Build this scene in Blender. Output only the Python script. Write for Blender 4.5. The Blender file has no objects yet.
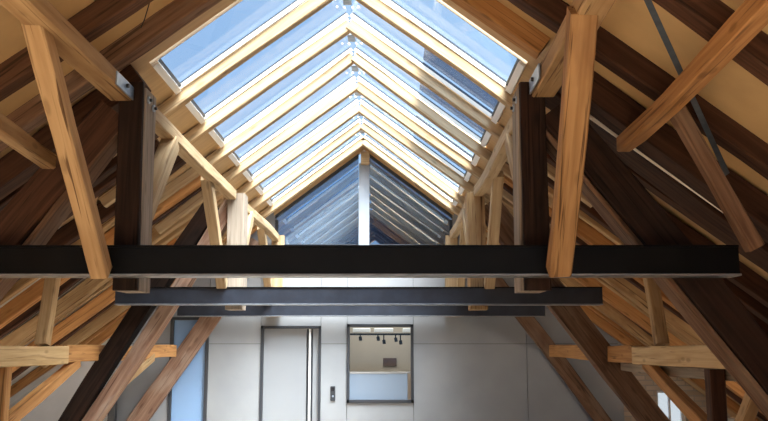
import bpy, bmesh, math, random
from mathutils import Vector, Matrix
random.seed(7)
C = bpy.context.scene.collection
EYE = 1.75            # eye height above the attic floor; heights below are given from the eye
XC = -0.40            # centre line of the roof
SL = math.tan(math.radians(37.0)); CS = math.cos(math.radians(37.0)); SN = math.sin(math.radians(37.0))
ZR = 3.48             # height of the glass line at the ridge (above the eye)
WORLD = {}

# ------------------------------------------------------------------ materials
def nt(name):
    m = bpy.data.materials.new(name); m.use_nodes = True
    n = m.node_tree.nodes; l = m.node_tree.links
    b = n['Principled BSDF']
    return m, n, l, b

def wood(name, c1, c2, crack=(0.05, 0.03, 0.02), crack_amt=0.5, rough=0.75, var=0.25, blotch=None, blotch_amt=0.0, knots=0.5):
    """long-grained timber: grain runs along the object's own X axis"""
    m, n, l, b = nt(name)
    tc = n.new('ShaderNodeTexCoord'); oi = n.new('ShaderNodeObjectInfo')
    off = n.new('ShaderNodeVectorMath'); off.operation = 'ADD'
    mul = n.new('ShaderNodeMath'); mul.operation = 'MULTIPLY'; mul.inputs[1].default_value = 37.0
    l.new(oi.outputs['Random'], mul.inputs[0]); l.new(tc.outputs['Object'], off.inputs[0]); l.new(mul.outputs[0], off.inputs[1])
    def noise(sc, scale, detail, dist=0.0):
        mp = n.new('ShaderNodeMapping'); mp.inputs['Scale'].default_value = sc
        t = n.new('ShaderNodeTexNoise'); t.inputs['Scale'].default_value = scale; t.inputs['Detail'].default_value = detail
        t.inputs['Distortion'].default_value = dist
        l.new(off.outputs[0], mp.inputs[0]); l.new(mp.outputs[0], t.inputs['Vector'])
        return t.outputs['Fac']
    def ramp(fac, stops):
        r = n.new('ShaderNodeValToRGB'); e = r.color_ramp.elements
        e[0].position, e[0].color = stops[0][0], (*stops[0][1], 1)
        e[1].position, e[1].color = stops[1][0], (*stops[1][1], 1)
        l.new(fac, r.inputs[0]); return r.outputs[0]
    def mix(fac, a, c, mode='MIX'):
        x = n.new('ShaderNodeMix'); x.data_type = 'RGBA'; x.blend_type = mode
        if isinstance(fac, float): x.inputs[0].default_value = fac
        else: l.new(fac, x.inputs[0])
        for s, v in ((6, a), (7, c)):
            if isinstance(v, tuple): x.inputs[s].default_value = (*v, 1)
            else: l.new(v, x.inputs[s])
        return x.outputs[2]
    grain = noise((1.2, 26, 26), 1.0, 5.0, 0.6)
    col = ramp(grain, ((0.32, c1), (0.68, c2)))
    if blotch:
        bl = ramp(noise((1.6, 5, 5), 1.0, 3.0, 0.3), ((0.48, (0, 0, 0)), (0.66, (1, 1, 1))))
        ml = n.new('ShaderNodeMath'); ml.operation = 'MULTIPLY'; ml.inputs[1].default_value = blotch_amt
        l.new(bl, ml.inputs[0]); col = mix(ml.outputs[0], col, blotch)
    cr = ramp(noise((0.9, 34, 34), 1.0, 2.0, 1.0), ((0.60, (0, 0, 0)), (0.69, (1, 1, 1))))
    mc = n.new('ShaderNodeMath'); mc.operation = 'MULTIPLY'; mc.inputs[1].default_value = crack_amt
    l.new(cr, mc.inputs[0]); col = mix(mc.outputs[0], col, crack)
    # knots
    vo = n.new('ShaderNodeTexVoronoi'); vo.inputs['Scale'].default_value = 1.0
    mp = n.new('ShaderNodeMapping'); mp.inputs['Scale'].default_value = (2.6, 8, 8)
    l.new(off.outputs[0], mp.inputs[0]); l.new(mp.outputs[0], vo.inputs['Vector'])
    kr = ramp(vo.outputs['Distance'], ((0.10, (1, 1, 1)), (0.2, (0, 0, 0))))
    mk = n.new('ShaderNodeMath'); mk.operation = 'MULTIPLY'; mk.inputs[1].default_value = knots
    l.new(kr, mk.inputs[0]); col = mix(mk.outputs[0], col, tuple(0.45 * v for v in c1))
    # each piece of timber a little lighter or darker
    hv = n.new('ShaderNodeHueSaturation'); mr = n.new('ShaderNodeMapRange')
    mr.inputs['To Min'].default_value = 1 - var; mr.inputs['To Max'].default_value = 1 + var
    l.new(oi.outputs['Random'], mr.inputs[0]); l.new(mr.outputs[0], hv.inputs['Value']); l.new(col, hv.inputs['Color'])
    l.new(hv.outputs[0], b.inputs['Base Color'])
    b.inputs['Roughness'].default_value = rough; b.inputs['Specular IOR Level'].default_value = 0.12
    bp = n.new('ShaderNodeBump'); bp.inputs['Strength'].default_value = 0.35; bp.inputs['Distance'].default_value = 0.01
    l.new(grain, bp.inputs['Height']); l.new(bp.outputs[0], b.inputs['Normal'])
    return m

def plain(name, col, rough=0.6, metal=0.0, var=0.06, scale=3.0, spec=0.5, coords='Object', sc=(1, 1, 1), col2=None):
    m, n, l, b = nt(name)
    tc = n.new('ShaderNodeTexCoord'); mp = n.new('ShaderNodeMapping'); mp.inputs['Scale'].default_value = sc
    t = n.new('ShaderNodeTexNoise'); t.inputs['Scale'].default_value = scale; t.inputs['Detail'].default_value = 4
    r = n.new('ShaderNodeValToRGB')
    a = tuple(v * (1 - var) for v in col); c = col2 or tuple(min(1, v * (1 + var)) for v in col)
    r.color_ramp.elements[0].position = 0.35; r.color_ramp.elements[0].color = (*a, 1)
    r.color_ramp.elements[1].position = 0.65; r.color_ramp.elements[1].color = (*c, 1)
    l.new(tc.outputs[coords], mp.inputs[0]); l.new(mp.outputs[0], t.inputs['Vector']); l.new(t.outputs['Fac'], r.inputs[0])
    l.new(r.outputs[0], b.inputs['Base Color'])
    b.inputs['Roughness'].default_value = rough; b.inputs['Metallic'].default_value = metal
    b.inputs['Specular IOR Level'].default_value = spec
    return m

def glass(name, tint, gloss, rough=0.0, tone=(1, 1, 1)):
    m, n, l, b = nt(name); n.remove(b)
    out = n['Material Output']
    t = n.new('ShaderNodeBsdfTransparent'); t.inputs[0].default_value = (*tint, 1)
    g = n.new('ShaderNodeBsdfGlossy'); g.inputs['Roughness'].default_value = rough; g.inputs[0].default_value = (*tone, 1)
    x = n.new('ShaderNodeMixShader')
    lw = n.new('ShaderNodeLayerWeight'); lw.inputs['Blend'].default_value = 0.5
    pw = n.new('ShaderNodeMath'); pw.operation = 'POWER'; pw.inputs[1].default_value = 5.0
    ad = n.new('ShaderNodeMath'); ad.operation = 'MULTIPLY_ADD'; ad.inputs[1].default_value = 0.25; ad.inputs[2].default_value = gloss; ad.use_clamp = True
    l.new(lw.outputs['Facing'], pw.inputs[0]); l.new(pw.outputs[0], ad.inputs[0]); l.new(ad.outputs[0], x.inputs[0])
    l.new(t.outputs[0], x.inputs[1]); l.new(g.outputs[0], x.inputs[2]); l.new(x.outputs[0], out.inputs[0])
    return m

def brick_mat():
    m, n, l, b = nt('old_brick')
    tc = n.new('ShaderNodeTexCoord'); mp = n.new('ShaderNodeMapping')
    mp.inputs['Rotation'].default_value = (math.radians(90), 0, 0)
    br = n.new('ShaderNodeTexBrick'); br.inputs['Scale'].default_value = 1.0
    br.inputs['Brick Width'].default_value = 0.27; br.inputs['Row Height'].default_value = 0.085; br.inputs['Mortar Size'].default_value = 0.012
    br.inputs['Color1'].default_value = (0.62, 0.52, 0.42, 1); br.inputs['Color2'].default_value = (0.46, 0.36, 0.27, 1)
    br.inputs['Mortar'].default_value = (0.42, 0.38, 0.33, 1)
    l.new(tc.outputs['Object'], mp.inputs[0]); l.new(mp.outputs[0], br.inputs['Vector'])
    l.new(br.outputs['Color'], b.inputs['Base Color']); b.inputs['Roughness'].default_value = 0.9
    bp = n.new('ShaderNodeBump'); bp.inputs['Strength'].default_value = 0.5; bp.inputs['Distance'].default_value = 0.01
    l.new(br.outputs['Fac'], bp.inputs['Height']); bp.invert = True; l.new(bp.outputs[0], b.inputs['Normal'])
    return m

def emit(name, col, s):
    m, n, l, b = nt(name); b.inputs['Base Color'].default_value = (*col, 1)
    b.inputs['Emission Color'].default_value = (*col, 1); b.inputs['Emission Strength'].default_value = s
    return m

PALE = wood('pale_honey_timber', (0.46, 0.30, 0.14), (0.62, 0.44, 0.24), crack=(0.16, 0.08, 0.04), crack_amt=0.7, var=0.05)
SLIVER = plain('whitish_sliver', (0.85, 0.78, 0.66), 0.6, 0, 0.05)
NEW = wood('new_spruce', (0.39, 0.27, 0.15), (0.53, 0.40, 0.25), crack=(0.22, 0.12, 0.06), crack_amt=0.6, var=0.06, knots=0.5)
TAN = wood('honey_timber', (0.36, 0.225, 0.11), (0.48, 0.325, 0.17), crack=(0.09, 0.045, 0.022), crack_amt=0.9, var=0.12, blotch=(0.24, 0.13, 0.06), blotch_amt=0.5, knots=0.5)
TANR = wood('brown_honey_timber', (0.33, 0.18, 0.075), (0.50, 0.295, 0.135), crack=(0.08, 0.04, 0.02), crack_amt=0.9, var=0.08, blotch=(0.22, 0.11, 0.05), blotch_amt=0.5)
ORANGE = wood('orange_timber', (0.34, 0.16, 0.058), (0.52, 0.27, 0.105), crack=(0.07, 0.035, 0.02), crack_amt=0.6, var=0.2)
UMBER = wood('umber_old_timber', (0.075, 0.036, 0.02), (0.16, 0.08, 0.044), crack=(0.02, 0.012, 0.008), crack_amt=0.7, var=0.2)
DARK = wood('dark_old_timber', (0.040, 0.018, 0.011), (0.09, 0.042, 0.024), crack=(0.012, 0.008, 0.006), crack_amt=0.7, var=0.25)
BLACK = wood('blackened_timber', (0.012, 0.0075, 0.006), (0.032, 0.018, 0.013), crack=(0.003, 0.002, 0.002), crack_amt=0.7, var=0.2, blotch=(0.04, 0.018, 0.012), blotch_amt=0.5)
BROWN = wood('brown_old_timber', (0.11, 0.058, 0.034), (0.21, 0.125, 0.078), crack=(0.03, 0.018, 0.012), crack_amt=0.7, var=0.1, blotch=(0.30, 0.22, 0.16), blotch_amt=0.35)
GREY = wood('grey_weathered_timber', (0.23, 0.187, 0.148), (0.38, 0.32, 0.26), crack=(0.10, 0.07, 0.05), crack_amt=0.8, var=0.1)
RED = wood('reddish_old_timber', (0.20, 0.11, 0.075), (0.36, 0.23, 0.165), crack=(0.06, 0.03, 0.02), crack_amt=0.6, var=0.1, blotch=(0.42, 0.33, 0.27), blotch_amt=0.6)
STEEL = plain('black_painted_steel', (0.003, 0.0033, 0.004), 0.4, 0.0, 0.2, 6.0, 0.12)
STEELB = plain('black_steel_sky_sheen', (0.022, 0.027, 0.040), 0.4, 0.0, 0.2, 6.0, 0.4)  # skylight sheen on the rear beam webs, put into a bluer steel colour
STEEL_LIP = plain('lit_steel_edge', (0.20, 0.215, 0.24), 0.35, 0.3, 0.2, 9.0)  # light catching the bottom flange edges, put into a paler steel colour
PLATE = plain('galvanised_plate', (0.30, 0.36, 0.44), 0.4, 0.6, 0.12, 20)
STRAP = plain('blue_grey_strap', (0.10, 0.13, 0.17), 0.4, 0.5, 0.12, 20)
BOLT = plain('dark_bolt', (0.03, 0.03, 0.035), 0.4, 0.7)
WALLP = plain('pale_grey_board', (0.265, 0.284, 0.312), 0.7, 0, 0.05, 1.4, col2=(0.295, 0.312, 0.336))
GAP = plain('board_gap', (0.10, 0.10, 0.10), 0.9)
PLASTER = plain('white_plaster', (0.72, 0.72, 0.73), 0.9, 0, 0.06, 2.0)
CEILT = plain('tan_ceiling_board', (0.58, 0.395, 0.19), 0.85, 0, 0.16, 1.3)
CEILL = plain('light_tan_ceiling_board', (0.52, 0.34, 0.16), 0.85, 0, 0.2, 1.3)
CEILG = plain('grey_ceiling_board', (0.50, 0.49, 0.48), 0.85, 0, 0.18, 1.6)
BOARD = plain('spruce_lining', (0.48, 0.325, 0.17), 0.7, 0, 0.08, 3.0, sc=(1, 8, 1))
FLOORM = wood('floor_boards', (0.36, 0.285, 0.21), (0.48, 0.39, 0.295), crack_amt=0.2, var=0.02, knots=0.2)
DARKFR = plain('anthracite_frame', (0.035, 0.04, 0.05), 0.45)
WHITEFR = plain('white_frame', (0.80, 0.82, 0.85), 0.45, 0, 0.03)
MULL = plain('pale_blue_mullion', (0.33, 0.37, 0.43), 0.45, 0, 0.03)
UPPER = plain('white_upper_board', (0.30, 0.31, 0.33), 0.8, 0, 0.03, 1.0)
CREAMFR = plain('cream_frame', (0.72, 0.66, 0.55), 0.5, 0, 0.04)
DOORG = plain('grey_door_leaf', (0.25, 0.268, 0.295), 0.45, 0, 0.03, 1.0)
DOORB = plain('sky_reflecting_door_leaf', (0.24, 0.39, 0.64), 0.3, 0, 0.06, 1.0)  # sky reflected in the door glass, put into the leaf colour
SKYGL = glass('skylight_glass', (0.90, 0.95, 1.0), 0.02)
GABGL = glass('gable_glass', (0.62, 0.72, 0.82), 0.40, tone=(.72, .85, 1))  # blue gloss tone adds the sky colour to the reflections
WINGL = glass('inner_window_glass', (0.92, 0.96, 0.97), 0.02)
FROST = plain('frosted_film', (0.21, 0.27, 0.355), 0.25, 0, 0.03, 1.0)
BEIGE = plain('beige_room_paint', (0.50, 0.44, 0.37), 0.9, 0, 0.03)
SIGNM = plain('dark_brown_plaque', (0.10, 0.05, 0.035), 0.5, 0, 0.25, 12)
BLIND = glass('grey_sun_blind', (0.42, 0.47, 0.54), 0.0)
LOFT_HAZE = plain('hazy_blue_loft', (0.22, 0.27, 0.33), 0.9)  # bluish haze seen in the gable glazing, put into the loft colour
BRICK = brick_mat()

# ------------------------------------------------------------------ helpers
def finish(o, name, label, cat, group, kind):
    if label: o['label'] = label
    if cat: o['category'] = cat
    if group: o['group'] = group
    if kind: o['kind'] = kind

def obj(name, bm, mat, parent=None, label=None, cat=None, group=None, kind=None, smooth=False):
    """links bm (world coordinates, heights above the eye) as one mesh object"""
    vs = [v.co for v in bm.verts]
    lo = Vector([min(v[i] for v in vs) for i in range(3)]); hi = Vector([max(v[i] for v in vs) for i in range(3)])
    ctr = (lo + hi) / 2
    bmesh.ops.translate(bm, verts=bm.verts, vec=-ctr)
    bmesh.ops.recalc_face_normals(bm, faces=bm.faces)
    me = bpy.data.meshes.new(name); bm.to_mesh(me); bm.free(); me.materials.append(mat)
    if smooth:
        for p in me.polygons: p.use_smooth = True
    o = bpy.data.objects.new(name, me); C.objects.link(o)
    M = Matrix.Translation(ctr + Vector((0, 0, EYE)))
    o.matrix_basis = M; WORLD[o] = M
    if parent: o.parent = parent; o.matrix_parent_inverse = WORLD[parent].inverted()
    finish(o, name, label, cat, group, kind)
    return o

def thing(name, loc, label=None, cat=None, group=None, kind=None):
    o = bpy.data.objects.new(name, None); C.objects.link(o); o.empty_display_size = 0.1
    M = Matrix.Translation(Vector(loc) + Vector((0, 0, EYE))); o.matrix_basis = M; WORLD[o] = M
    finish(o, name, label, cat, group, kind)
    return o

def box(bm, x0, x1, y0, y1, z0, z1, bev=0.0):
    g = bmesh.ops.create_cube(bm, size=1.0)['verts']
    for v in g:
        v.co = Vector(((x0 + x1) / 2 + v.co.x * (x1 - x0), (y0 + y1) / 2 + v.co.y * (y1 - y0), (z0 + z1) / 2 + v.co.z * (z1 - z0)))
    if bev:
        es = list({e for v in g for e in v.link_edges})
        bmesh.ops.bevel(bm, geom=es, offset=bev, segments=1, affect='EDGES')
    return bm

def B(*a, bev=0.0):
    return box(bmesh.new(), *a, bev=bev)

def timber(name, P, Q, w, h, mat, label=None, cat='timber', group=None, up=(0, 0, 1), parent=None, rough=0.0, ch=0.008, seg=None, taper=1.0):
    """squared beam from P to Q (axis), w across, h along the 'up' side; rough = hand-hewn waviness"""
    P = Vector(P); Q = Vector(Q); d = (Q - P); L = d.length; d.normalize()
    u = Vector(up); u = (u - d * u.dot(d)).normalized(); s = u.cross(d).normalized()
    bm = bmesh.new(); n = seg or max(2, int(L / 0.35)); rings = []
    rr = random.Random(hash((round(P.x, 2), round(P.y, 2), round(P.z, 2), round(Q.y, 2))) & 0xffff)
    p1, p2, p3 = rr.random() * 6, rr.random() * 6, 0.6 + rr.random()
    for i in range(n + 1):
        t = i / n; k = 1 + (taper - 1) * t
        a, b = w / 2 * k, h / 2 * k
        oy = rough * 0.8 * math.sin(p1 + t * L * p3); oz = rough * 0.8 * math.sin(p2 + t * L * p3 * 1.3)
        a *= 1 + (rough * 2.0 * (rr.random() - 0.5)); b *= 1 + (rough * 2.0 * (rr.random() - 0.5))
        c = ch + rough * 0.25 * rr.random()
        r = [(-a + c, -b), (a - c, -b), (a, -b + c), (a, b - c), (a - c, b), (-a + c, b), (-a, b - c), (-a, -b + c)]
        rings.append([bm.verts.new((t * L, oy + y + rough * 0.3 * (rr.random() - .5), oz + z + rough * 0.3 * (rr.random() - .5))) for y, z in r])
    for i in range(n):
        for j in range(8):
            bm.faces.new((rings[i][j], rings[i + 1][j], rings[i + 1][(j + 1) % 8], rings[i][(j + 1) % 8]))
    bm.faces.new(rings[0]); bm.faces.new(rings[-1][::-1])
    bmesh.ops.recalc_face_normals(bm, faces=bm.faces)
    me = bpy.data.meshes.new(name); bm.to_mesh(me); bm.free(); me.materials.append(mat)
    o = bpy.data.objects.new(name, me); C.objects.link(o)
    R = Matrix((d, s, u)).transposed().to_4x4()
    M = Matrix.Translation(P + Vector((0, 0, EYE))) @ R
    o.matrix_basis = M; WORLD[o] = M
    if parent: o.parent = parent; o.matrix_parent_inverse = WORLD[parent].inverted()
    finish(o, name, label, cat if not parent else None, group, None)
    return o

def cyl(bm, P, Q, r, seg=10, r2=None):
    P = Vector(P); Q = Vector(Q); d = Q - P
    M = Matrix.Translation((P + Q) / 2) @ d.to_track_quat('Z', 'Y').to_matrix().to_4x4()
    bmesh.ops.create_cone(bm, cap_ends=True, segments=seg, radius1=r, radius2=r if r2 is None else r2, depth=d.length, matrix=M)
    return bm

def slab(bm, pts, thick):
    """pts: 4 corners of a flat board (any plane), extruded by vector thick"""
    a = [bm.verts.new(p) for p in pts]; t = Vector(thick)
    b = [bm.verts.new(Vector(p) + t) for p in pts]
    k = len(pts)
    bm.faces.new(a); bm.faces.new(b[::-1])
    for i in range(k): bm.faces.new((a[i], b[i], b[(i + 1) % k], a[(i + 1) % k]))
    return bm

def roof(side, h, y, off=0.0):
    """point of the roof slope: side -1 left / +1 right, h = distance from the centre line, off = perpendicular offset from the glass line"""
    return Vector((XC + side * (h + off * SN), y, ZR - h * SL + off * CS))

SIDE = {-1: 'left', 1: 'right'}
ORD = ['first', 'second', 'third', 'fourth', 'fifth', 'sixth', 'seventh', 'eighth']

# ------------------------------------------------------------------ the setting
YW = 15.0
YO = 0.7                       # up to here the unseen roof is left open to let light in
obj('floor', B(-7.2, 6.4, -4.2, 15.0, -1.85, -1.75), FLOORM, kind='structure')
HE = 6.3                       # half width of the roof at the eaves
ZE = ZR - HE * SL
for s in (-1, 1):
    x = XC + s * 6.05
    obj('wall_' + SIDE[s], B(min(x, x + s * .15), max(x, x + s * .15), -4.2, 15.6, -1.75, ZR - 6.15 * SL - 0.05), PLASTER, kind='structure')
    # roof lining: full slope in front of the skylights, below and beyond them
    n = Vector((s * SN, 0, CS)) * 0.04
    bm = bmesh.new()
    y0 = 6.55
    slab(bm, [roof(s, 0, YO), roof(s, HE, YO), roof(s, HE, y0), roof(s, 0, y0)], n)
    slab(bm, [roof(s, 3.6, -4.2), roof(s, HE, -4.2), roof(s, HE, YO), roof(s, 3.6, YO)], n)
    obj('ceiling', bm, CEILT, kind='structure'); bm = bmesh.new()
    slab(bm, [roof(s, 3.0, y0), roof(s, HE, y0), roof(s, HE, YW + .6), roof(s, 3.0, YW + .6)], n)
    obj('ceiling', bm, CEILL if s == 1 else CEILG, kind='structure')
    bm = bmesh.new()
    slab(bm, [roof(s, 1.56, y0), roof(s, 3.0, y0), roof(s, 3.0, YW + .6), roof(s, 1.56, YW + .6)], n)
    slab(bm, [roof(s, 0, y0), roof(s, 1.56, y0), roof(s, 1.56, 6.98), roof(s, 0, 6.98)], n)
    slab(bm, [roof(s, 0, 14.56), roof(s, 1.56, 14.56), roof(s, 1.56, YW + .6), roof(s, 0, YW + .6)], n)
    obj('ceiling', bm, BOARD, kind='structure')
    # outer roof skin keeps the loft dark
    bm = bmesh.new()
    m2 = Vector((s * SN, 0, CS)) * 0.10
    slab(bm, [roof(s, 0, YO, .06), roof(s, HE + .2, YO, .06), roof(s, HE + .2, 6.9, .06), roof(s, 0, 6.9, .06)], m2)
    slab(bm, [roof(s, 3.6, -4.3, .06), roof(s, HE + .2, -4.3, .06), roof(s, HE + .2, YO, .06), roof(s, 3.6, YO, .06)], m2)
    slab(bm, [roof(s, 1.62, 6.9, .06), roof(s, HE + .2, 6.9, .06), roof(s, HE + .2, 15.6, .06), roof(s, 1.62, 15.6, .06)], m2)
    obj('ceiling', bm, GAP, kind='structure')

# back wall behind the camera, with a wide unglazed opening added to let light in
bm = bmesh.new()
box(bm, -7, -2.6, -4.35, -4.2, -1.75, 0.0); box(bm, 1.8, 6.2, -4.35, -4.2, -1.75, 0.0)
box(bm, -2.6, 1.8, -4.35, -4.2, -1.75, -0.9)
slab(bm, [(XC - 6.3, -4.2, ZE), (XC - 2.2, -4.2, ZE), (XC - 2.2, -4.2, ZR - 2.2 * SL)], (0, -.15, 0))
slab(bm, [(XC + 2.2, -4.2, ZE), (XC + 6.3, -4.2, ZE), (XC + 2.2, -4.2, ZR - 2.2 * SL)], (0, -.15, 0))
slab(bm, [(XC - 2.2, -4.2, ZR - 2.2 * SL), (XC + 2.2, -4.2, ZR - 2.2 * SL), (XC, -4.2, ZR)], (0, -.15, 0))
obj('wall_back', bm, PLASTER, kind='structure')

# end wall: boards with narrow joints, openings for two doors and a window
WX = [-4.55, -3.66, -3.01, -2.13, -1.115, -0.675, 0.445, 2.35, 3.95]
WZ = [-1.75, -0.955, 0.02, 0.315, 0.465, 1.66]
DOOR1 = (-2.13, -1.115, -1.75, 0.315); DOORBL = (-3.66, -3.01, -1.75, 0.465); WIN = (-0.675, 0.445, -0.955, 0.345)
bm = bmesh.new(); g = 0.004
def hole(x0, x1, z0, z1):
    cx, cz = (x0 + x1) / 2, (z0 + z1) / 2
    return any(a < cx < b and c < cz < d for a, b, c, d in (DOOR1, DOORBL, WIN))
zs = {k: None for k in range(len(WX) - 1)}
for i in range(len(WX) - 1):
    x0, x1 = WX[i], WX[i + 1]
    if i == 1: cells = [(0.465, 1.66)]
    elif i == 3: cells = [(0.315, 1.66)]
    elif i == 5: cells = [(-1.75, -0.955), (0.345, 1.66)]
    else: cells = [(-1.75, 0.02), (0.02, 1.66)]
    for z0, z1 in cells:
        box(bm, x0 + g, x1 - g, YW, YW + 0.10, z0 + g, min(z1, .62) - g)
obj('wall_end', bm, WALLP, kind='structure')
bm = bmesh.new()
for i in range(len(WX) - 1): box(bm, WX[i] + g, WX[i + 1] - g, YW, YW + .10, .62 + g, 1.66 - g)
obj('wall_end_upper', bm, UPPER, kind='structure')
bm = bmesh.new()
for x0, x1, z0, z1 in ((-4.5, -3.66, -1.75, 1.66), (-3.66, -3.01, .465, 1.66), (-3.01, -2.13, -1.75, 1.66), (-2.13, -1.115, .315, 1.66),
                       (-1.115, -.675, -1.75, 1.66), (-.675, .445, -1.75, -.955), (-.675, .445, .345, 1.66), (.445, 3.9, -1.75, 1.66)):
    box(bm, x0, x1, YW + 0.06, YW + 0.14, z0, z1)
obj('wall_end_core', bm, GAP, kind='structure')
# rough gable masonry on both sides
def gable_piece(xa, xb, z0, mat, name, hole=None):
    bm = bmesh.new()
    zt = lambda x: ZR - abs(x - XC) * SL + 0.03
    if hole is None:
        slab(bm, [(xa, YW + .12, z0), (xb, YW + .12, z0), (xb, YW + .12, zt(xb)), (xa, YW + .12, zt(xa))], (0, .25, 0))
    else:
        hx0, hx1, hz0, hz1 = hole
        slab(bm, [(xa, YW + .12, z0), (hx0, YW + .12, z0), (hx0, YW + .12, zt(hx0)), (xa, YW + .12, zt(xa))], (0, .25, 0))
        slab(bm, [(hx1, YW + .12, z0), (xb, YW + .12, z0), (xb, YW + .12, zt(xb)), (hx1, YW + .12, zt(hx1))], (0, .25, 0))
        slab(bm, [(hx0, YW + .12, z0), (hx1, YW + .12, z0), (hx1, YW + .12, hz0), (hx0, YW + .12, hz0)], (0, .25, 0))
        slab(bm, [(hx0, YW + .12, hz1), (hx1, YW + .12, hz1), (hx1, YW + .12, zt(hx1)), (hx0, YW + .12, zt(hx0))], (0, .25, 0))
    return obj(name, bm, mat, kind='structure')
gable_piece(3.5, 5.75, -1.75, BRICK, 'wall_end_right', (4.54, 5.00, -1.55, -0.76))
gable_piece(-6.5, -4.5, -1.75, PLASTER, 'wall_end_left')
for s in (-1, 1):
    bm = bmesh.new()
    a, b_ = 1.52, 4.2
    slab(bm, [(XC + s * a, YW + .02, 1.66), (XC + s * 2.45, YW + .02, 1.66), (XC + s * a, YW + .02, ZR - a * SL + .02)], (0, .2, 0))
    slab(bm, [(XC + s * 2.4, YW + .14, 0.4), (XC + s * 4.1, YW + .14, 0.4), (XC + s * 2.4, YW + .14, ZR - 2.4 * SL + .02)], (0, .1, 0))
    obj('wall_end_gable', bm, WALLP if s == -1 else WALLP, kind='structure')
w = thing('window_3', (4.87, YW + .2, -1.2), kind='structure')
bm = bmesh.new()
for a in ((4.54, 4.58, -1.55, -.76), (4.96, 5.00, -1.55, -.76), (4.54, 5.00, -.80, -.76), (4.54, 5.00, -1.55, -1.51), (4.755, 4.785, -1.55, -.76)):
    box(bm, a[0], a[1], YW + .2, YW + .26, a[2], a[3])
obj('window_frame', bm, WHITEFR, w)
obj('pane', B(4.56, 4.98, YW + .225, YW + .232, -1.53, -.78), SKYGL, w)

# ------------------------------------------------------------------ gable glazing (window_1)
w1 = thing('window_1', (XC, YW, 1.7), kind='structure')
HB = 1.53; ZB = 1.68; FW = 0.055
def gable_top(x, drop): return ZR - abs(x - XC) * SL - drop
for s in (-1, 1):
    xi = XC + s * 0.095; xo = XC + s * HB
    d0 = 0.175
    bm = bmesh.new()
    slab(bm, [(xi, YW + .06, ZB), (xo, YW + .06, ZB), (xo, YW + .06, gable_top(xo, d0)), (xi, YW + .06, gable_top(xi, d0))], (0, .012, 0))
    obj('pane', bm, GABGL, w1)
    bm = bmesh.new()
    box(bm, min(xi, xo), max(xi, xo), YW + .02, YW + .10, ZB - .02, ZB + .03)
    box(bm, min(xo, xo - s * FW), max(xo, xo - s * FW), YW + .02, YW + .10, ZB, gable_top(xo, d0 + .02))
    slab(bm, [(xi, YW + .02, gable_top(xi, d0)), (xo, YW + .02, gable_top(xo, d0)), (xo, YW + .02, gable_top(xo, d0 - .07)), (xi, YW + .02, gable_top(xi, d0 - .07))], (0, .08, 0))
    obj('window_frame', bm, DARKFR, w1)
obj('mullion', B(XC - .085, XC + .095, YW - .04, YW + .10, ZB, 3.12, bev=.006), MULL, w1)
obj('window_sill', B(XC - HB, XC + HB, YW - .05, YW + .10, ZB - .06, ZB - .02), WHITEFR, w1)
bm = bmesh.new()
slab(bm, [(XC - 1.6, YW + .02, gable_top(1.2, .17)), (XC - 1.6, YW + .02, gable_top(XC - 1.6, -.02)), (XC, YW + .02, ZR), (XC, YW + .02, ZR - .18)], (0, .1, 0)) if False else None
bm.free()
for s in (-1, 1):
    bm = bmesh.new()
    slab(bm, [(XC, YW + .01, ZR - .11), (XC + s * 1.55, YW + .01, gable_top(XC + s * 1.55, .11)), (XC + s * 1.55, YW + .01, gable_top(XC + s * 1.55, -.01)), (XC, YW + .01, ZR + .01)], (0, .12, 0))
    obj('trim_1' if s < 0 else 'trim_2', bm, BOARD, kind='structure')
# loft behind the gable glass, left slope open so the sky lights it
bm = bmesh.new()
box(bm, -3.6, 2.8, 15.16, 18.1, 1.40, 1.45)
slab(bm, [(XC - 2.7, 18.0, 1.45), (XC + 2.7, 18.0, 1.45), (XC, 18.0, ZR - .06)], (0, .08, 0))
for s in (1,):
    slab(bm, [roof(s, 0, 15.62, -.08), roof(s, 2.75, 15.62, -.08), roof(s, 2.75, 18.08, -.08), roof(s, 0, 18.08, -.08)], (0, 0, -.03))
obj('wall_loft', bm, LOFT_HAZE, kind='structure')
obj('ridge_block', B(XC - .05, XC + .10, YW - .16, YW - .045, 3.08, 3.30, bev=.006), NEW,
    label='small square wooden block under the ridge, on top of the white mullion', cat='block')

# ------------------------------------------------------------------ doors, inner window, room behind it
d = thing('door_1', (-1.62, YW, -1.75), kind='structure')
bm = bmesh.new()
for a in ((-2.13, -2.085, -1.75, .315), (-1.155, -1.115, -1.75, .315), (-2.13, -1.115, .272, .315)):
    box(bm, a[0], a[1], YW - .02, YW + .12, a[2], a[3])
obj('door_frame', bm, DARKFR, d)
obj('door_leaf', B(-2.08, -1.36, YW + .03, YW + .08, -1.75, .268), DOORG, d)
obj('side_panel', B(-1.25, -1.16, YW + .03, YW + .08, -1.75, .268), DOORG, d)
obj('edge_strip', B(-1.318, -1.285, YW + .005, YW + .08, -1.75, .268), WHITEFR, d, label='white vertical strip')
obj('edge_gap', B(-1.358, -1.32, YW + .06, YW + .08, -1.75, .268), DARKFR, d)
obj('edge_gap', B(-1.283, -1.252, YW + .06, YW + .08, -1.75, .268), DARKFR, d)
d = thing('door_2', (-3.33, YW, -1.75), kind='structure')
bm = bmesh.new()
for a in ((-3.66, -3.61, -1.75, .465), (-3.06, -3.01, -1.75, .465), (-3.66, -3.01, .42, .465)):
    box(bm, a[0], a[1], YW - .02, YW + .12, a[2], a[3])
obj('door_frame', bm, DARKFR, d)
obj('door_leaf', B(-3.605, -3.065, YW + .03, YW + .08, -1.75, .415), DOORB, d)
w2 = thing('window_2', (-.115, YW, -.95), kind='structure')
bm = bmesh.new()
for a in ((-.675, -.63, -.955, .345), (.40, .445, -.955, .345), (-.675, .445, .30, .345), (-.675, .445, -.955, -.905)):
    box(bm, a[0], a[1], YW - .03, YW + .14, a[2], a[3])
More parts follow.
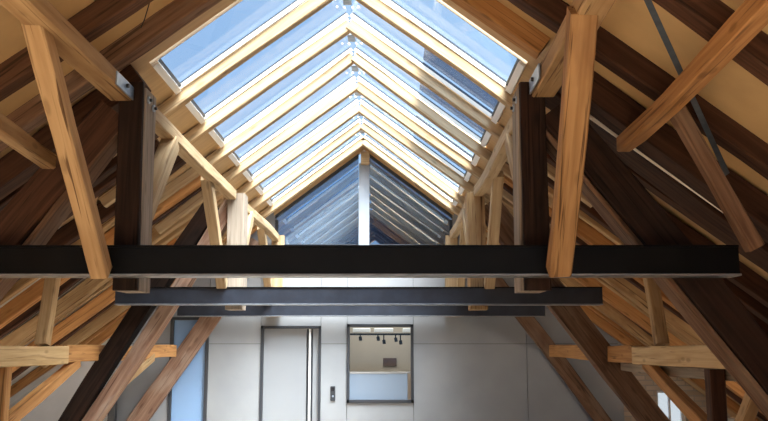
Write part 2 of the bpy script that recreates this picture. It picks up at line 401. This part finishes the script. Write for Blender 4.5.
obj('window_frame', bm, DARKFR, w2)
obj('transom', B(-.63, .40, YW + .03, YW + .07, -.475, -.445), plain('grey_transom', (.3, .3, .3)), w2)
obj('pane', B(-.63, .40, YW + .045, YW + .053, -.445, .30), WINGL, w2)
obj('frosted_pane', B(-.63, .345, YW + .04, YW + .055, -.905, -.475), FROST, w2, label='pale blue frosted lower pane')
bm = bmesh.new()
box(bm, -2.9, 2.5, 18.0, 18.1, -1.75, 1.4); box(bm, -3.0, -2.9, 15.15, 18.1, -1.75, 1.4); box(bm, 2.5, 2.6, 15.15, 18.1, -1.75, 1.4)
box(bm, -3.0, 2.6, 15.15, 18.1, 1.3, 1.4); box(bm, -3.0, 2.6, 15.15, 18.1, -1.85, -1.75)
obj('wall_inner_room', bm, BEIGE, kind='structure')
obj('plaque', B(-.08, .19, 17.97, 18.0, -.42, -.26, bev=.004), SIGNM, label='small dark brown plaque on the beige wall seen through the inner window', cat='sign')
t = thing('track_light', (-.1, 16.6, .2), 'black ceiling track with hanging spotlights seen through the inner window', 'lamp')
obj('track', B(-1.6, 1.4, 16.55, 16.6, .18, .215), STEEL, t)
for x in (-.9, .9): obj('hanger', cyl(bmesh.new(), (x, 16.57, .2), (x, 16.57, 1.3), .012), STEEL, t)
for x, dz in ((-.50, .0), (-.17, .0), (-.06, .06), (.16, .02), (.25, .07)):
    bm = bmesh.new(); cyl(bm, (x, 16.57, .185), (x, 16.57, .14 - dz), .012, 8); cyl(bm, (x, 16.57, .15 - dz), (x + .01, 16.55, .085 - dz), .03, 12)
    obj('spotlight', bm, STEEL, t)
for x0, x1 in ((-.66, -.32), (-.25, .12), (.30, .5)):
    t = obj('ceiling_fixture', B(x0, x1, 17.0, 17.2, .24, .32, bev=.01), WHITEFR,
            label='pale box-shaped light fitting behind the track, %s of three in the inner window' % {-.66: 'leftmost', -.25: 'middle', .3: 'rightmost'}[x0], cat='light fitting')
t = thing('door_intercom', (-.905, YW, -.8), 'narrow dark intercom on the grey wall between the door and the inner window', 'intercom')
obj('casing', B(-.945, -.865, YW - .025, YW + .001, -.92, -.68, bev=.006), DARKFR, t)
obj('speaker_grille', B(-.93, -.88, YW - .029, YW - .024, -.76, -.70), BOLT, t)
obj('call_button', B(-.92, -.89, YW - .031, YW - .024, -.86, -.83, bev=.003), PLATE, t)
obj('steel_post', B(-4.60, -4.48, 14.80, 14.92, -1.75, -.72, bev=.005), DARKFR, label='short dark square post at the left edge of the grey end wall', cat='post')

# ------------------------------------------------------------------ rafters and skylights
YR = [14.5 - 1.1 * k for k in range(16)]            # rafter positions, far to near
RW, RH, ROFF = 0.105, 0.115, -0.075                 # width, depth, axis offset below the glass line
for s in (-1, 1):
    for k in range(7):
        i = 6 - k                                   # 0 = nearest
        P = roof(s, 0.0 if s < 0 else 0.0, YR[k], ROFF); P.x = XC + s * 0.004; P.z = ZR + ROFF / CS
        Q = roof(s, 2.6, YR[k], ROFF)
        timber('rafter', P, Q, RW, RH, NEW,
               'pale new rafter between skylights on the %s slope, %s from the near end' % (SIDE[s], ORD[i]), 'rafter',
               'pale rafters of the glazed ridge', up=(s * SN, 0, CS), rough=0.012)
    # skylights, one in each bay
    for k in range(7):
        ya, yb = YR[k + 1] + RW / 2 + .006, YR[k] - RW / 2 - .006
        if k == 6: ya = 7.0
        i = 6 - k
        blind = (s == 1 and k in (5, 4, 2))
        lab = 'long sloping skylight on the %s slope, %s from the near end' % (SIDE[s], ORD[i])
        if blind: lab = 'right slope skylight with a grey sun blind at its foot, %s from the near end' % ORD[i]
        t = thing('skylight', roof(s, 0.8, (ya + yb) / 2), lab, 'skylight', 'skylights of the glazed ridge')
        h0, h1 = 0.015, 1.56
        def bar(bm, ha, hb, y0, y1, o0, o1):
            n = Vector((s * SN, 0, CS)) * (o1 - o0)
            slab(bm, [roof(s, ha, y0, o0), roof(s, hb, y0, o0), roof(s, hb, y1, o0), roof(s, ha, y1, o0)], n)
        f = .014
        for y0_, y1_ in ((ya, ya + f), (yb - f, yb)):
            bm = bmesh.new(); bar(bm, h0, h1, y0_, y1_, -.016, .022)
            obj('side_bar', bm, CREAMFR, t)
            bm = bmesh.new(); bar(bm, h0, h1, y0_, y1_, .0225, .036)
            obj('gasket', bm, DARKFR, t)
        bm = bmesh.new(); bar(bm, h1 - .05, h1, ya + f, yb - f, -.04, .05)
        obj('bottom_rail', bm, WHITEFR, t, label='white bottom rail')
        bm = bmesh.new(); bar(bm, h1 - .075, h1 - .051, ya + f, yb - f, .006, .03)
        obj('bottom_gasket', bm, DARKFR, t)
        bm = bmesh.new(); bar(bm, 0.0, h1 - .05, ya + f, yb - f, .0305, .0355)
        obj('pane', bm, SKYGL, t)
        if blind:
            bm = bmesh.new(); bar(bm, .74, h1, ya, yb, .07, .085)
            obj('sun_blind', bm, BLIND, t, label='grey outer sun blind')
# ridge fittings
for k in range(7):
    i = 6 - k
    y = YR[k] + .52
    if k == 0: y = YR[k] + .22
    t = thing('ridge_fitting', (XC, y, ZR - .1), 'small grey ridge plate with pale studs, behind the %s rafter pair from the front' % ORD[i], 'fitting', 'ridge plates between the rafters')
    bm = bmesh.new()
    box(bm, XC - .045, XC + .045, y - .11, y + .11, ZR - .065, ZR - .03, bev=.008)
    obj('plate', bm, PLATE, t)
    for a in range(8):
        an = math.radians(22 + 45 * a); px = .12 * math.cos(an)
        st = roof(-1 if px < 0 else 1, abs(px), y + (.27 if k else .1) * math.sin(an), -.004)
        bm = bmesh.new(); bmesh.ops.create_uvsphere(bm, u_segments=8, v_segments=5, radius=.013, matrix=Matrix.Translation(st))
        obj('stud', bm, WHITEFR, t)
# old rafters, near the camera over the full slope, further back below the skylights
for s in (-1, 1):
    for k in range(7, 12):
        y = YR[k] - (.42 if k == 7 else 0)
        i = k - 7
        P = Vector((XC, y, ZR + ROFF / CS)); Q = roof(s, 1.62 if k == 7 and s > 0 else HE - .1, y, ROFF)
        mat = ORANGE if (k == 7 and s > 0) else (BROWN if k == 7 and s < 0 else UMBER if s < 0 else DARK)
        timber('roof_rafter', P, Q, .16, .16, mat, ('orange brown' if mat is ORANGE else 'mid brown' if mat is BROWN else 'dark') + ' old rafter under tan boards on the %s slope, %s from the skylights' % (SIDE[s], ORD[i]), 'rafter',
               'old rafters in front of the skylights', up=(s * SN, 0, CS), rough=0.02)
    for k in range(0, 8):
        i = 6 - k
        y = YR[k] + (.16 if k < 7 else .13)
        mat = [ORANGE, TAN, ORANGE, TAN, ORANGE, DARK, DARK, DARK][k]
        col = {ORANGE: 'orange brown', DARK: 'dark brown', TAN: 'honey brown'}[mat]
        timber('lower_rafter', roof(s, 1.85 if k < 7 else 1.66, y, ROFF - .02), roof(s, 4.9 if k < 2 else HE - .1, y, ROFF - .02), (.15 if k < 7 else .40 if s > 0 else .24), .17 if k < 7 else .20, mat,
               ('%s rafter low on the %s slope, under its %s skylight from the front' % (col, SIDE[s], ORD[i]) if k < 7 else 'broad dark brown rafter low on the %s slope, just in front of the skylights' % SIDE[s]), 'rafter',
               'old rafters below the skylights', up=(s * SN, 0, CS), rough=0.022)
        mat = [TAN, ORANGE, DARK, TAN, DARK, TAN, DARK, DARK][k]
        if k == 0: continue
        col = {ORANGE: 'orange brown', DARK: 'dark brown', TAN: 'honey brown'}[mat]
        timber('jack_rafter', roof(s, 1.9, y + (.42 if k < 7 else .34), ROFF), roof(s, HE - .1, y + (.42 if k < 7 else .34), ROFF), (.12 if k < 6 else .15), .13 if k < 6 else .18, mat,
               'slim %s in-between rafter low on the %s slope, %s from the front' % (col, SIDE[s], ORD[i + 1]), 'rafter',
               'in-between rafters of the lower slopes', up=(s * SN, 0, CS), rough=0.02)

for s in (1,):
    timber('doubling_rafter', roof(s, 1.66, 6.46, ROFF - .03), roof(s, HE - .1, 6.46, ROFF - .03), .30, .2, DARK,
           'thick dark rafter behind the head of the front raking leg on the %s slope' % SIDE[s], 'rafter', up=(s * SN, 0, CS), rough=.02)

# ------------------------------------------------------------------ trusses: steel beams, posts, struts, raking legs
YB = [6.0, 10.4, 14.66]
BEAMX = [(-4.6, 2.41), (-3.21, 2.54), (-3.48, 2.62)]
NTH = ['front', 'middle', 'rear']
BT, BB = .678, .466
for j in range(3):
    y = YB[j]; x0, x1 = BEAMX[j]
    t = thing('steel_beam', ((x0 + x1) / 2, y, BB), ['thick black steel beam crossing the whole picture in front of the posts',
              'black steel cross beam behind the front one, with both ends showing',
              'dark steel cross beam just in front of the grey end wall'][j], 'beam', 'black steel cross beams')
    D = [.19, .19, .14][j]
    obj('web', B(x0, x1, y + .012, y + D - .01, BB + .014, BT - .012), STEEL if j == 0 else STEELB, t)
    obj('top_flange', B(x0, x1, y, y + D, BT - .014, BT, bev=.002), STEEL, t)
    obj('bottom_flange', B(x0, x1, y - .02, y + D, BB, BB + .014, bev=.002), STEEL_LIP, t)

# feet and heads of the raking legs (x at the top, x at the floor)
LEGS = {(0, 1): (1.19, 3.82), (0, -1): (-1.98, -4.60), (1, 1): (1.24, 3.82), (1, -1): (-2.16, -4.31), (2, 1): (1.34, 3.97), (2, -1): (-2.17, -4.44)}
def purlin_z(s): return (1.75, 1.87) if s < 0 else (1.79, 1.92)
for j in range(3):
    yb = YB[j]
    yp = yb + [.21, .21, .16][j]; dp = [.34, .30, .13][j]
    for s in (-1, 1):
        xa, xb = (-1.95, -1.775) if s < 0 else (.965, 1.15)
        if j: xa, xb = (-1.965, -1.755) if s < 0 else (.985, 1.20)
        zt = 1.90 if j == 0 else 1.84
        lab = '%s timber post behind the %s steel beam on the %s' % ({0: 'dark fronted', 1: 'grey weathered' if s < 0 else 'pale brown', 2: 'slim pale'}[j], NTH[j], SIDE[s])
        xm = (xa + xb) / 2; wd = xb - xa
        t = thing('post', (xm, yp + dp / 2, BB - .07), lab, 'post', 'posts on the steel beams')
        z0 = BB - [.085, .045, 0][j]
        if j == 0:
            timber('front_plank', (xm, yp + .03, z0), (xm, yp + .03, zt), wd, .06, BLACK, up=(0, 1, 0), parent=t, rough=.012, label='blackened front half')
            timber('rear_plank', (xm - s * .006, yp + .215, z0), (xm - s * .006, yp + .215, zt - .02), wd, .30, GREY, up=(0, 1, 0), parent=t, rough=.012, label='grey weathered, lit rear half')  # weathered rear half also carries the light on the side face
            xi = xb if s < 0 else xa
            for yy, zz in ((yp + .13, 1.80), (yp + .27, 1.775)):
                bm = bmesh.new(); cyl(bm, (xi - .0 * s, yy, zz), (xi - s * .012, yy, zz), .028, 14)
                w_ = obj('washer', bm, PLATE, t)
                bm = bmesh.new(); cyl(bm, (xi - s * .01, yy, zz), (xi - s * .03, yy, zz), .013, 6)
                obj('bolt', bm, BOLT, w_)
        else:
            timber('shaft', (xm, yp + dp / 2, z0), (xm, yp + dp / 2, zt), wd, dp, [None, GREY if s < 0 else TAN, NEW][j], up=(0, 1, 0), parent=t, rough=.02)
        # purlins run from post to post
        z1, z2 = purlin_z(s)
        yn = yp - .005; 
        yprev = [-4.0, YB[0] + .21 + .345, YB[1] + .21 + .305][j]
        xi = (-1.85 if s < 0 else 1.045) if j == 0 else (-1.835 if s < 0 else 1.06)
        xo = xi + s * (.165 if j == 0 else .12)
        pt = timber('purlin', ((xi + xo) / 2, yprev, (z1 + z2) / 2), ((xi + xo) / 2, yn, (z1 + z2) / 2), abs(xo - xi), z2 - z1, [TAN, NEW, NEW][j],
               ['honey coloured purlin running overhead from the camera to the front %s post', 'pale purlin between the front and middle posts on the %s', 'pale purlin between the middle and rear posts on the %s'][j] % SIDE[s],
               'purlin', 'purlins along both sides of the glazed ridge', rough=.012)
        if j == 0:
            br = obj('steel_plate', B(min(xi, xi - s * .012), max(xi, xi - s * .012), yn - .42, yn - .02, z1 + .005, z2 - .02, bev=.002), PLATE, pt, label='galvanised steel plate')
            bm = bmesh.new(); cyl(bm, (xi - s * .01, yn - .2, (z1 + z2) / 2), (xi - s * .03, yn - .2, (z1 + z2) / 2), .016, 8)
            obj('bolt', bm, BOLT, br)
        # braces: front strut from the beam up to the purlin, rear knee brace from the post up to the purlin
        xs = -1.925 if s < 0 else 1.15
        xt = xs if j else (-1.955 if s < 0 else 1.085)
        if j: xs = xt = (-1.955 if s < 0 else 1.20)
        zf = BB + .02 if j == 0 else BT + .02
        ft, tp = [(5.90, 4.66), (10.42, 9.40), (14.66, 13.50)][j]
        mat = [TAN if s < 0 else TANR, NEW, NEW][j]
        o = timber('strut', (xs, ft, zf), (xt, tp, z1 + .05), .118 if s < 0 or j else .15, .13, mat,
               '%s strut from the %s steel beam up to the %s purlin' % (['thick honey coloured', 'pale', 'thin pale'][j], NTH[j], SIDE[s]),
               'strut', 'struts from the steel beams to the purlins', up=(0, -1, 0), rough=.012)
        if j < 2:
            ya = yp + dp + .0
            xk = -1.87 if s < 0 else 1.09
            timber('knee_brace', (xk, ya + .06, .92), (xk, ya + .92, z1 - .02), .13, .15, NEW,
                   'pale knee brace slanting up behind the %s %s post to the purlin' % (NTH[j], SIDE[s]), 'brace', 'knee braces behind the posts', up=(0, -1, 0), rough=.012)
        # raking legs
        za, zb = 1.72, -1.75
        yl = yp + [.17, .16, .08][j]
        xt_, xb_ = LEGS[j, s]
        lab = '%s raking leg of the %s truss, sloping down to the %s'
        kw = dict(up=(s * .77, 0, .64), rough=.025)
        if j == 0:
            t = thing('raking_leg', (xb_, yl, zb), lab % ('huge blackened' if s > 0 else 'huge dark brown', NTH[j], SIDE[s]), 'raking post', 'raking legs of the roof trusses')
            timber('upper_plank', (xb_ + s * .045, yl, zb), (xt_ + s * .045, yl, za), .26, .26, BLACK if s > 0 else DARK, parent=t, **kw)
            timber('lit_lower_face', (xb_ - s * .148, yl, zb), (xt_ - s * .148, yl, za), .262, .045, BROWN, parent=t, label='lit brown lower edge', **kw)  # light on the leg's underside, built as a thin browner layer
        elif (j, s) == (1, -1):
            t = thing('raking_leg', (xb_, yl, zb), lab % ('black and lit red brown', NTH[j], SIDE[s]), 'raking post', 'raking legs of the roof trusses')
            timber('upper_plank', (xb_, yl, zb), (xt_, yl, za), .24, .21, BLACK, parent=t, label='blackened upper timber', **kw)
            timber('lit_lower_face', (xb_ + .255, yl + .02, zb), (xt_ + .255, yl + .02, za), .24, .17, RED, parent=t, label='lit reddish lower face', **kw)  # lit underside of this leg, built as a second reddish piece
        else:
            lm, wl, dl, w_ = {(1, 1): (BROWN, .29, .22, 'dark brown'),
                          (2, -1): (RED, .30, .12, 'reddish brown'), (2, 1): (BROWN, .24, .12, 'brown')}[j, s]
            timber('raking_leg', (xb_, yl, zb), (xt_, yl, za), dl, wl, lm, lab % (w_, NTH[j], SIDE[s]), 'raking post', 'raking legs of the roof trusses', **kw)

# ------------------------------------------------------------------ lower purlins with their posts and braces
for s in (-1, 1):
    xl = XC + s * 3.12
    side = SIDE[s]
    for (ya, yb, mat, d) in ((6.62, 9.62, PALE, 'bright honey'), (9.63, 14.6, ORANGE, 'darker orange brown')):
        timber('lower_purlin', (xl, ya, -.10), (xl, yb, -.10), .15, .19, mat, '%s horizontal timber at eye level on the %s side' % (d, side), 'purlin', 'eye-level purlins', rough=.012)
    xp = xl + s * .02
    ytop, ybot = (9.36, 9.12) if s < 0 else (9.30, 8.9)
    timber('short_post', (xp, ybot, 0.0), (xp + s * .0, ytop, .93), .13, .12, TAN, 'short honey coloured post standing on the eye-level timber on the %s' % side, 'post', 'short posts on the eye-level timbers', up=(0, 1, 0), rough=.015)
    yp = 8.17 if s < 0 else 7.44
    timber('lower_post', (xl + s * .02, yp, -1.75), (xl + s * .02, yp, -.2), .13, .13, ORANGE if s < 0 else DARK, 'brown upright post under the near eye-level timber on the %s' % side, 'post', 'posts under the eye-level timbers', up=(0, 1, 0), rough=.02)
    timber('long_brace', (xl, yp + .08, -.74), (xl, yp + 1.9, -.18), .10, .12, ORANGE, 'slanting brace from the lower %s post up to the eye-level timber' % side, 'brace', 'low braces', rough=.015)
    if s < 0: timber('far_brace', (xl - s * .02, 10.98, -.68), (xl - s * .02, 13.2, -.18), .10, .12, TAN, 'slanting brace behind the middle %s raking leg under the eye-level timber' % side, 'brace', 'low braces', rough=.015)
    if s > 0:
        timber('grey_rail', (xl + .12, 6.7, -.25), (xl + .12, 11.4, -.25), .08, .10, GREY, 'grey weathered rail just under the eye-level timber on the right', 'rail', rough=.015)
        timber('near_brace', (xl, 6.58, -.25), (xl, 7.36, -1.0), .10, .11, TAN, 'short brace between the front right raking leg and the lower post', 'brace', rough=.015)

# ------------------------------------------------------------------ timbers close to the camera
timber('side_brace', (1.77, 6.45, 1.49), (1.73, 3.0, 1.55), .11, .12, ORANGE, 'brown timber overhead in the upper right, running from the front raking leg towards the camera', 'brace', rough=.018)
timber('side_brace', (-2.46, 6.30, 1.33), (-2.25, 1.9, 1.36), .10, .11, TAN, 'tan timber end at the left edge of the picture above the front steel beam', 'brace', rough=.018)
timber('hanging_strut', (1.85, 5.5, 1.49), (2.32, 5.55, .60), .10, .10, BROWN, 'slim brown strut slanting down to the right under the dark rafters, upper right', 'strut', up=(0, 1, 0), rough=.02)
timber('pale_sliver', (1.45, 6.575, 1.815), (2.72, 6.575, .868), .03, .035, SLIVER, 'thin pale sliver lying along a dark rafter at the upper right', 'sliver', up=(0, 1, 0))  # thin strip along the rafter, paler than the timbers around it
bm = bmesh.new()
a, b_ = Vector((1.40, 4.56, 1.90)), Vector((2.36, 6.0, 1.17))
dv = Vector((.008, -.02, .006))
slab(bm, [a - dv, a + dv, b_ + dv, b_ - dv], (.003 * -SN, 0, .003 * -CS))
obj('steel_strap', bm, STRAP, label='thin blue grey steel strap slanting across the dark rafters at the upper right', cat='strap')
bm = bmesh.new()
pts = [(-1.60, 5.86, 2.53), (-1.713, 6.054, 2.455), (-1.80, 6.24, 2.39), (-1.96, 6.5, 2.265), (-2.05, 6.62, 2.20)]
for p, q in zip(pts, pts[1:]): cyl(bm, p, q, .004, 6)
obj('cable', bm, BOLT, label='thin dark cable hanging along the tan ceiling at the upper left', cat='cable')

# ------------------------------------------------------------------ sky
wd = bpy.data.worlds.new('sky'); bpy.context.scene.world = wd; wd.use_nodes = True
n = wd.node_tree.nodes; l = wd.node_tree.links; bg = n['Background']
tc = n.new('ShaderNodeTexCoord'); sep = n.new('ShaderNodeSeparateXYZ'); l.new(tc.outputs['Generated'], sep.inputs[0])
def math_(op, a, b=None, clamp=False):
    m = n.new('ShaderNodeMath'); m.operation = op; m.use_clamp = clamp
    for i, v in enumerate((a, b)):
        if v is None: continue
        if isinstance(v, (int, float)): m.inputs[i].default_value = v
        else: l.new(v, m.inputs[i])
    return m.outputs[0]
# clear blue, paler towards the right hand side
fx = n.new('ShaderNodeMapRange'); fx.inputs['From Min'].default_value = -.45; fx.inputs['From Max'].default_value = .45
l.new(sep.outputs['X'], fx.inputs[0])
rp = n.new('ShaderNodeValToRGB'); e = rp.color_ramp.elements
e[0].position = 0; e[0].color = (.13, .23, .39, 1); e[1].position = 1; e[1].color = (.31, .455, .61, 1)
l.new(fx.outputs[0], rp.inputs[0])
# thin haze streaks
nz = n.new('ShaderNodeTexNoise'); nz.inputs['Scale'].default_value = 3.0; nz.inputs['Detail'].default_value = 5
l.new(tc.outputs['Generated'], nz.inputs['Vector'])
nr = n.new('ShaderNodeMapRange'); nr.inputs['From Min'].default_value = .4; nr.inputs['From Max'].default_value = .75; nr.inputs['To Max'].default_value = .45
l.new(nz.outputs['Fac'], nr.inputs[0])
mx = n.new('ShaderNodeMix'); mx.data_type = 'RGBA'; l.new(nr.outputs[0], mx.inputs[0]); l.new(rp.outputs[0], mx.inputs[6]); mx.inputs[7].default_value = (.37, .44, .53, 1)
# bright hazy sun region high behind the camera
dp = n.new('ShaderNodeVectorMath'); dp.operation = 'DOT_PRODUCT'; l.new(tc.outputs['Generated'], dp.inputs[0])
dp.inputs[1].default_value = Vector((.34, -.42, .84)).normalized()
lobe = math_('POWER', math_('MAXIMUM', dp.outputs['Value'], 0.0), 14.0)
lv = math_('MULTIPLY', lobe, 50.0)
cb = n.new('ShaderNodeCombineColor')
l.new(lv, cb.inputs[0]); l.new(math_('MULTIPLY', lv, .95), cb.inputs[1]); l.new(math_('MULTIPLY', lv, .86), cb.inputs[2])
ad = n.new('ShaderNodeMix'); ad.data_type = 'RGBA'; ad.blend_type = 'ADD'; ad.inputs[0].default_value = 1.0
l.new(mx.outputs[2], ad.inputs[6]); l.new(cb.outputs[0], ad.inputs[7])
# ground below the horizon
up = math_('GREATER_THAN', sep.outputs['Z'], -0.02)
gm = n.new('ShaderNodeMix'); gm.data_type = 'RGBA'; l.new(up, gm.inputs[0]); gm.inputs[6].default_value = (.40, .40, .39, 1); l.new(ad.outputs[2], gm.inputs[7])
l.new(gm.outputs[2], bg.inputs['Color']); bg.inputs['Strength'].default_value = 1.0
wd.cycles.sampling_method = 'MANUAL'; wd.cycles.sample_map_resolution = 512

# unseen warm area lights added along both side walls to brighten brick and timbers
for s in (-1, 1):
    ld = bpy.data.lights.new('side_fill', 'AREA'); ld.energy = 120; ld.shape = 'RECTANGLE'; ld.size = 2.4; ld.size_y = .9; ld.color = (1, .9, .76)
    lo = bpy.data.objects.new('side_fill', ld); C.objects.link(lo)
    lo.location = (XC + s * 5.95, 10.6, -1.2 + EYE); lo.rotation_euler = (0, math.radians(100 * s), 0)
# lamp of the room behind the inner window
ld = bpy.data.lights.new('room_lamp', 'AREA'); ld.energy = 27; ld.size = 1.6; ld.color = (1, .93, .84)
lo = bpy.data.objects.new('room_lamp', ld); C.objects.link(lo); lo.location = (-.2, 16.6, 1.25 + EYE)

# ------------------------------------------------------------------ camera
F = 880.0
cd = bpy.data.cameras.new('camera'); cd.sensor_fit = 'HORIZONTAL'; cd.sensor_width = 36; cd.lens = F / 768 * 36
cd.clip_start = .05; cd.clip_end = 200
co = bpy.data.objects.new('camera', cd); C.objects.link(co)
co.location = (0, 0, EYE)
co.rotation_euler = (math.radians(90) + math.atan((345 - 210.5) / F), 0, math.atan(3.0 / F))
sc = bpy.context.scene; sc.camera = co
sc.view_settings.view_transform = 'Standard'; sc.view_settings.look = 'None'
sc.view_settings.exposure = 0.97; sc.view_settings.gamma = 1.0; sc.view_settings.use_curve_mapping = False
sc.cycles.max_bounces = 10; sc.cycles.diffuse_bounces = 6; sc.cycles.transparent_max_bounces = 16
sc.cycles.use_denoising = True; sc.cycles.sample_clamp_indirect = 8
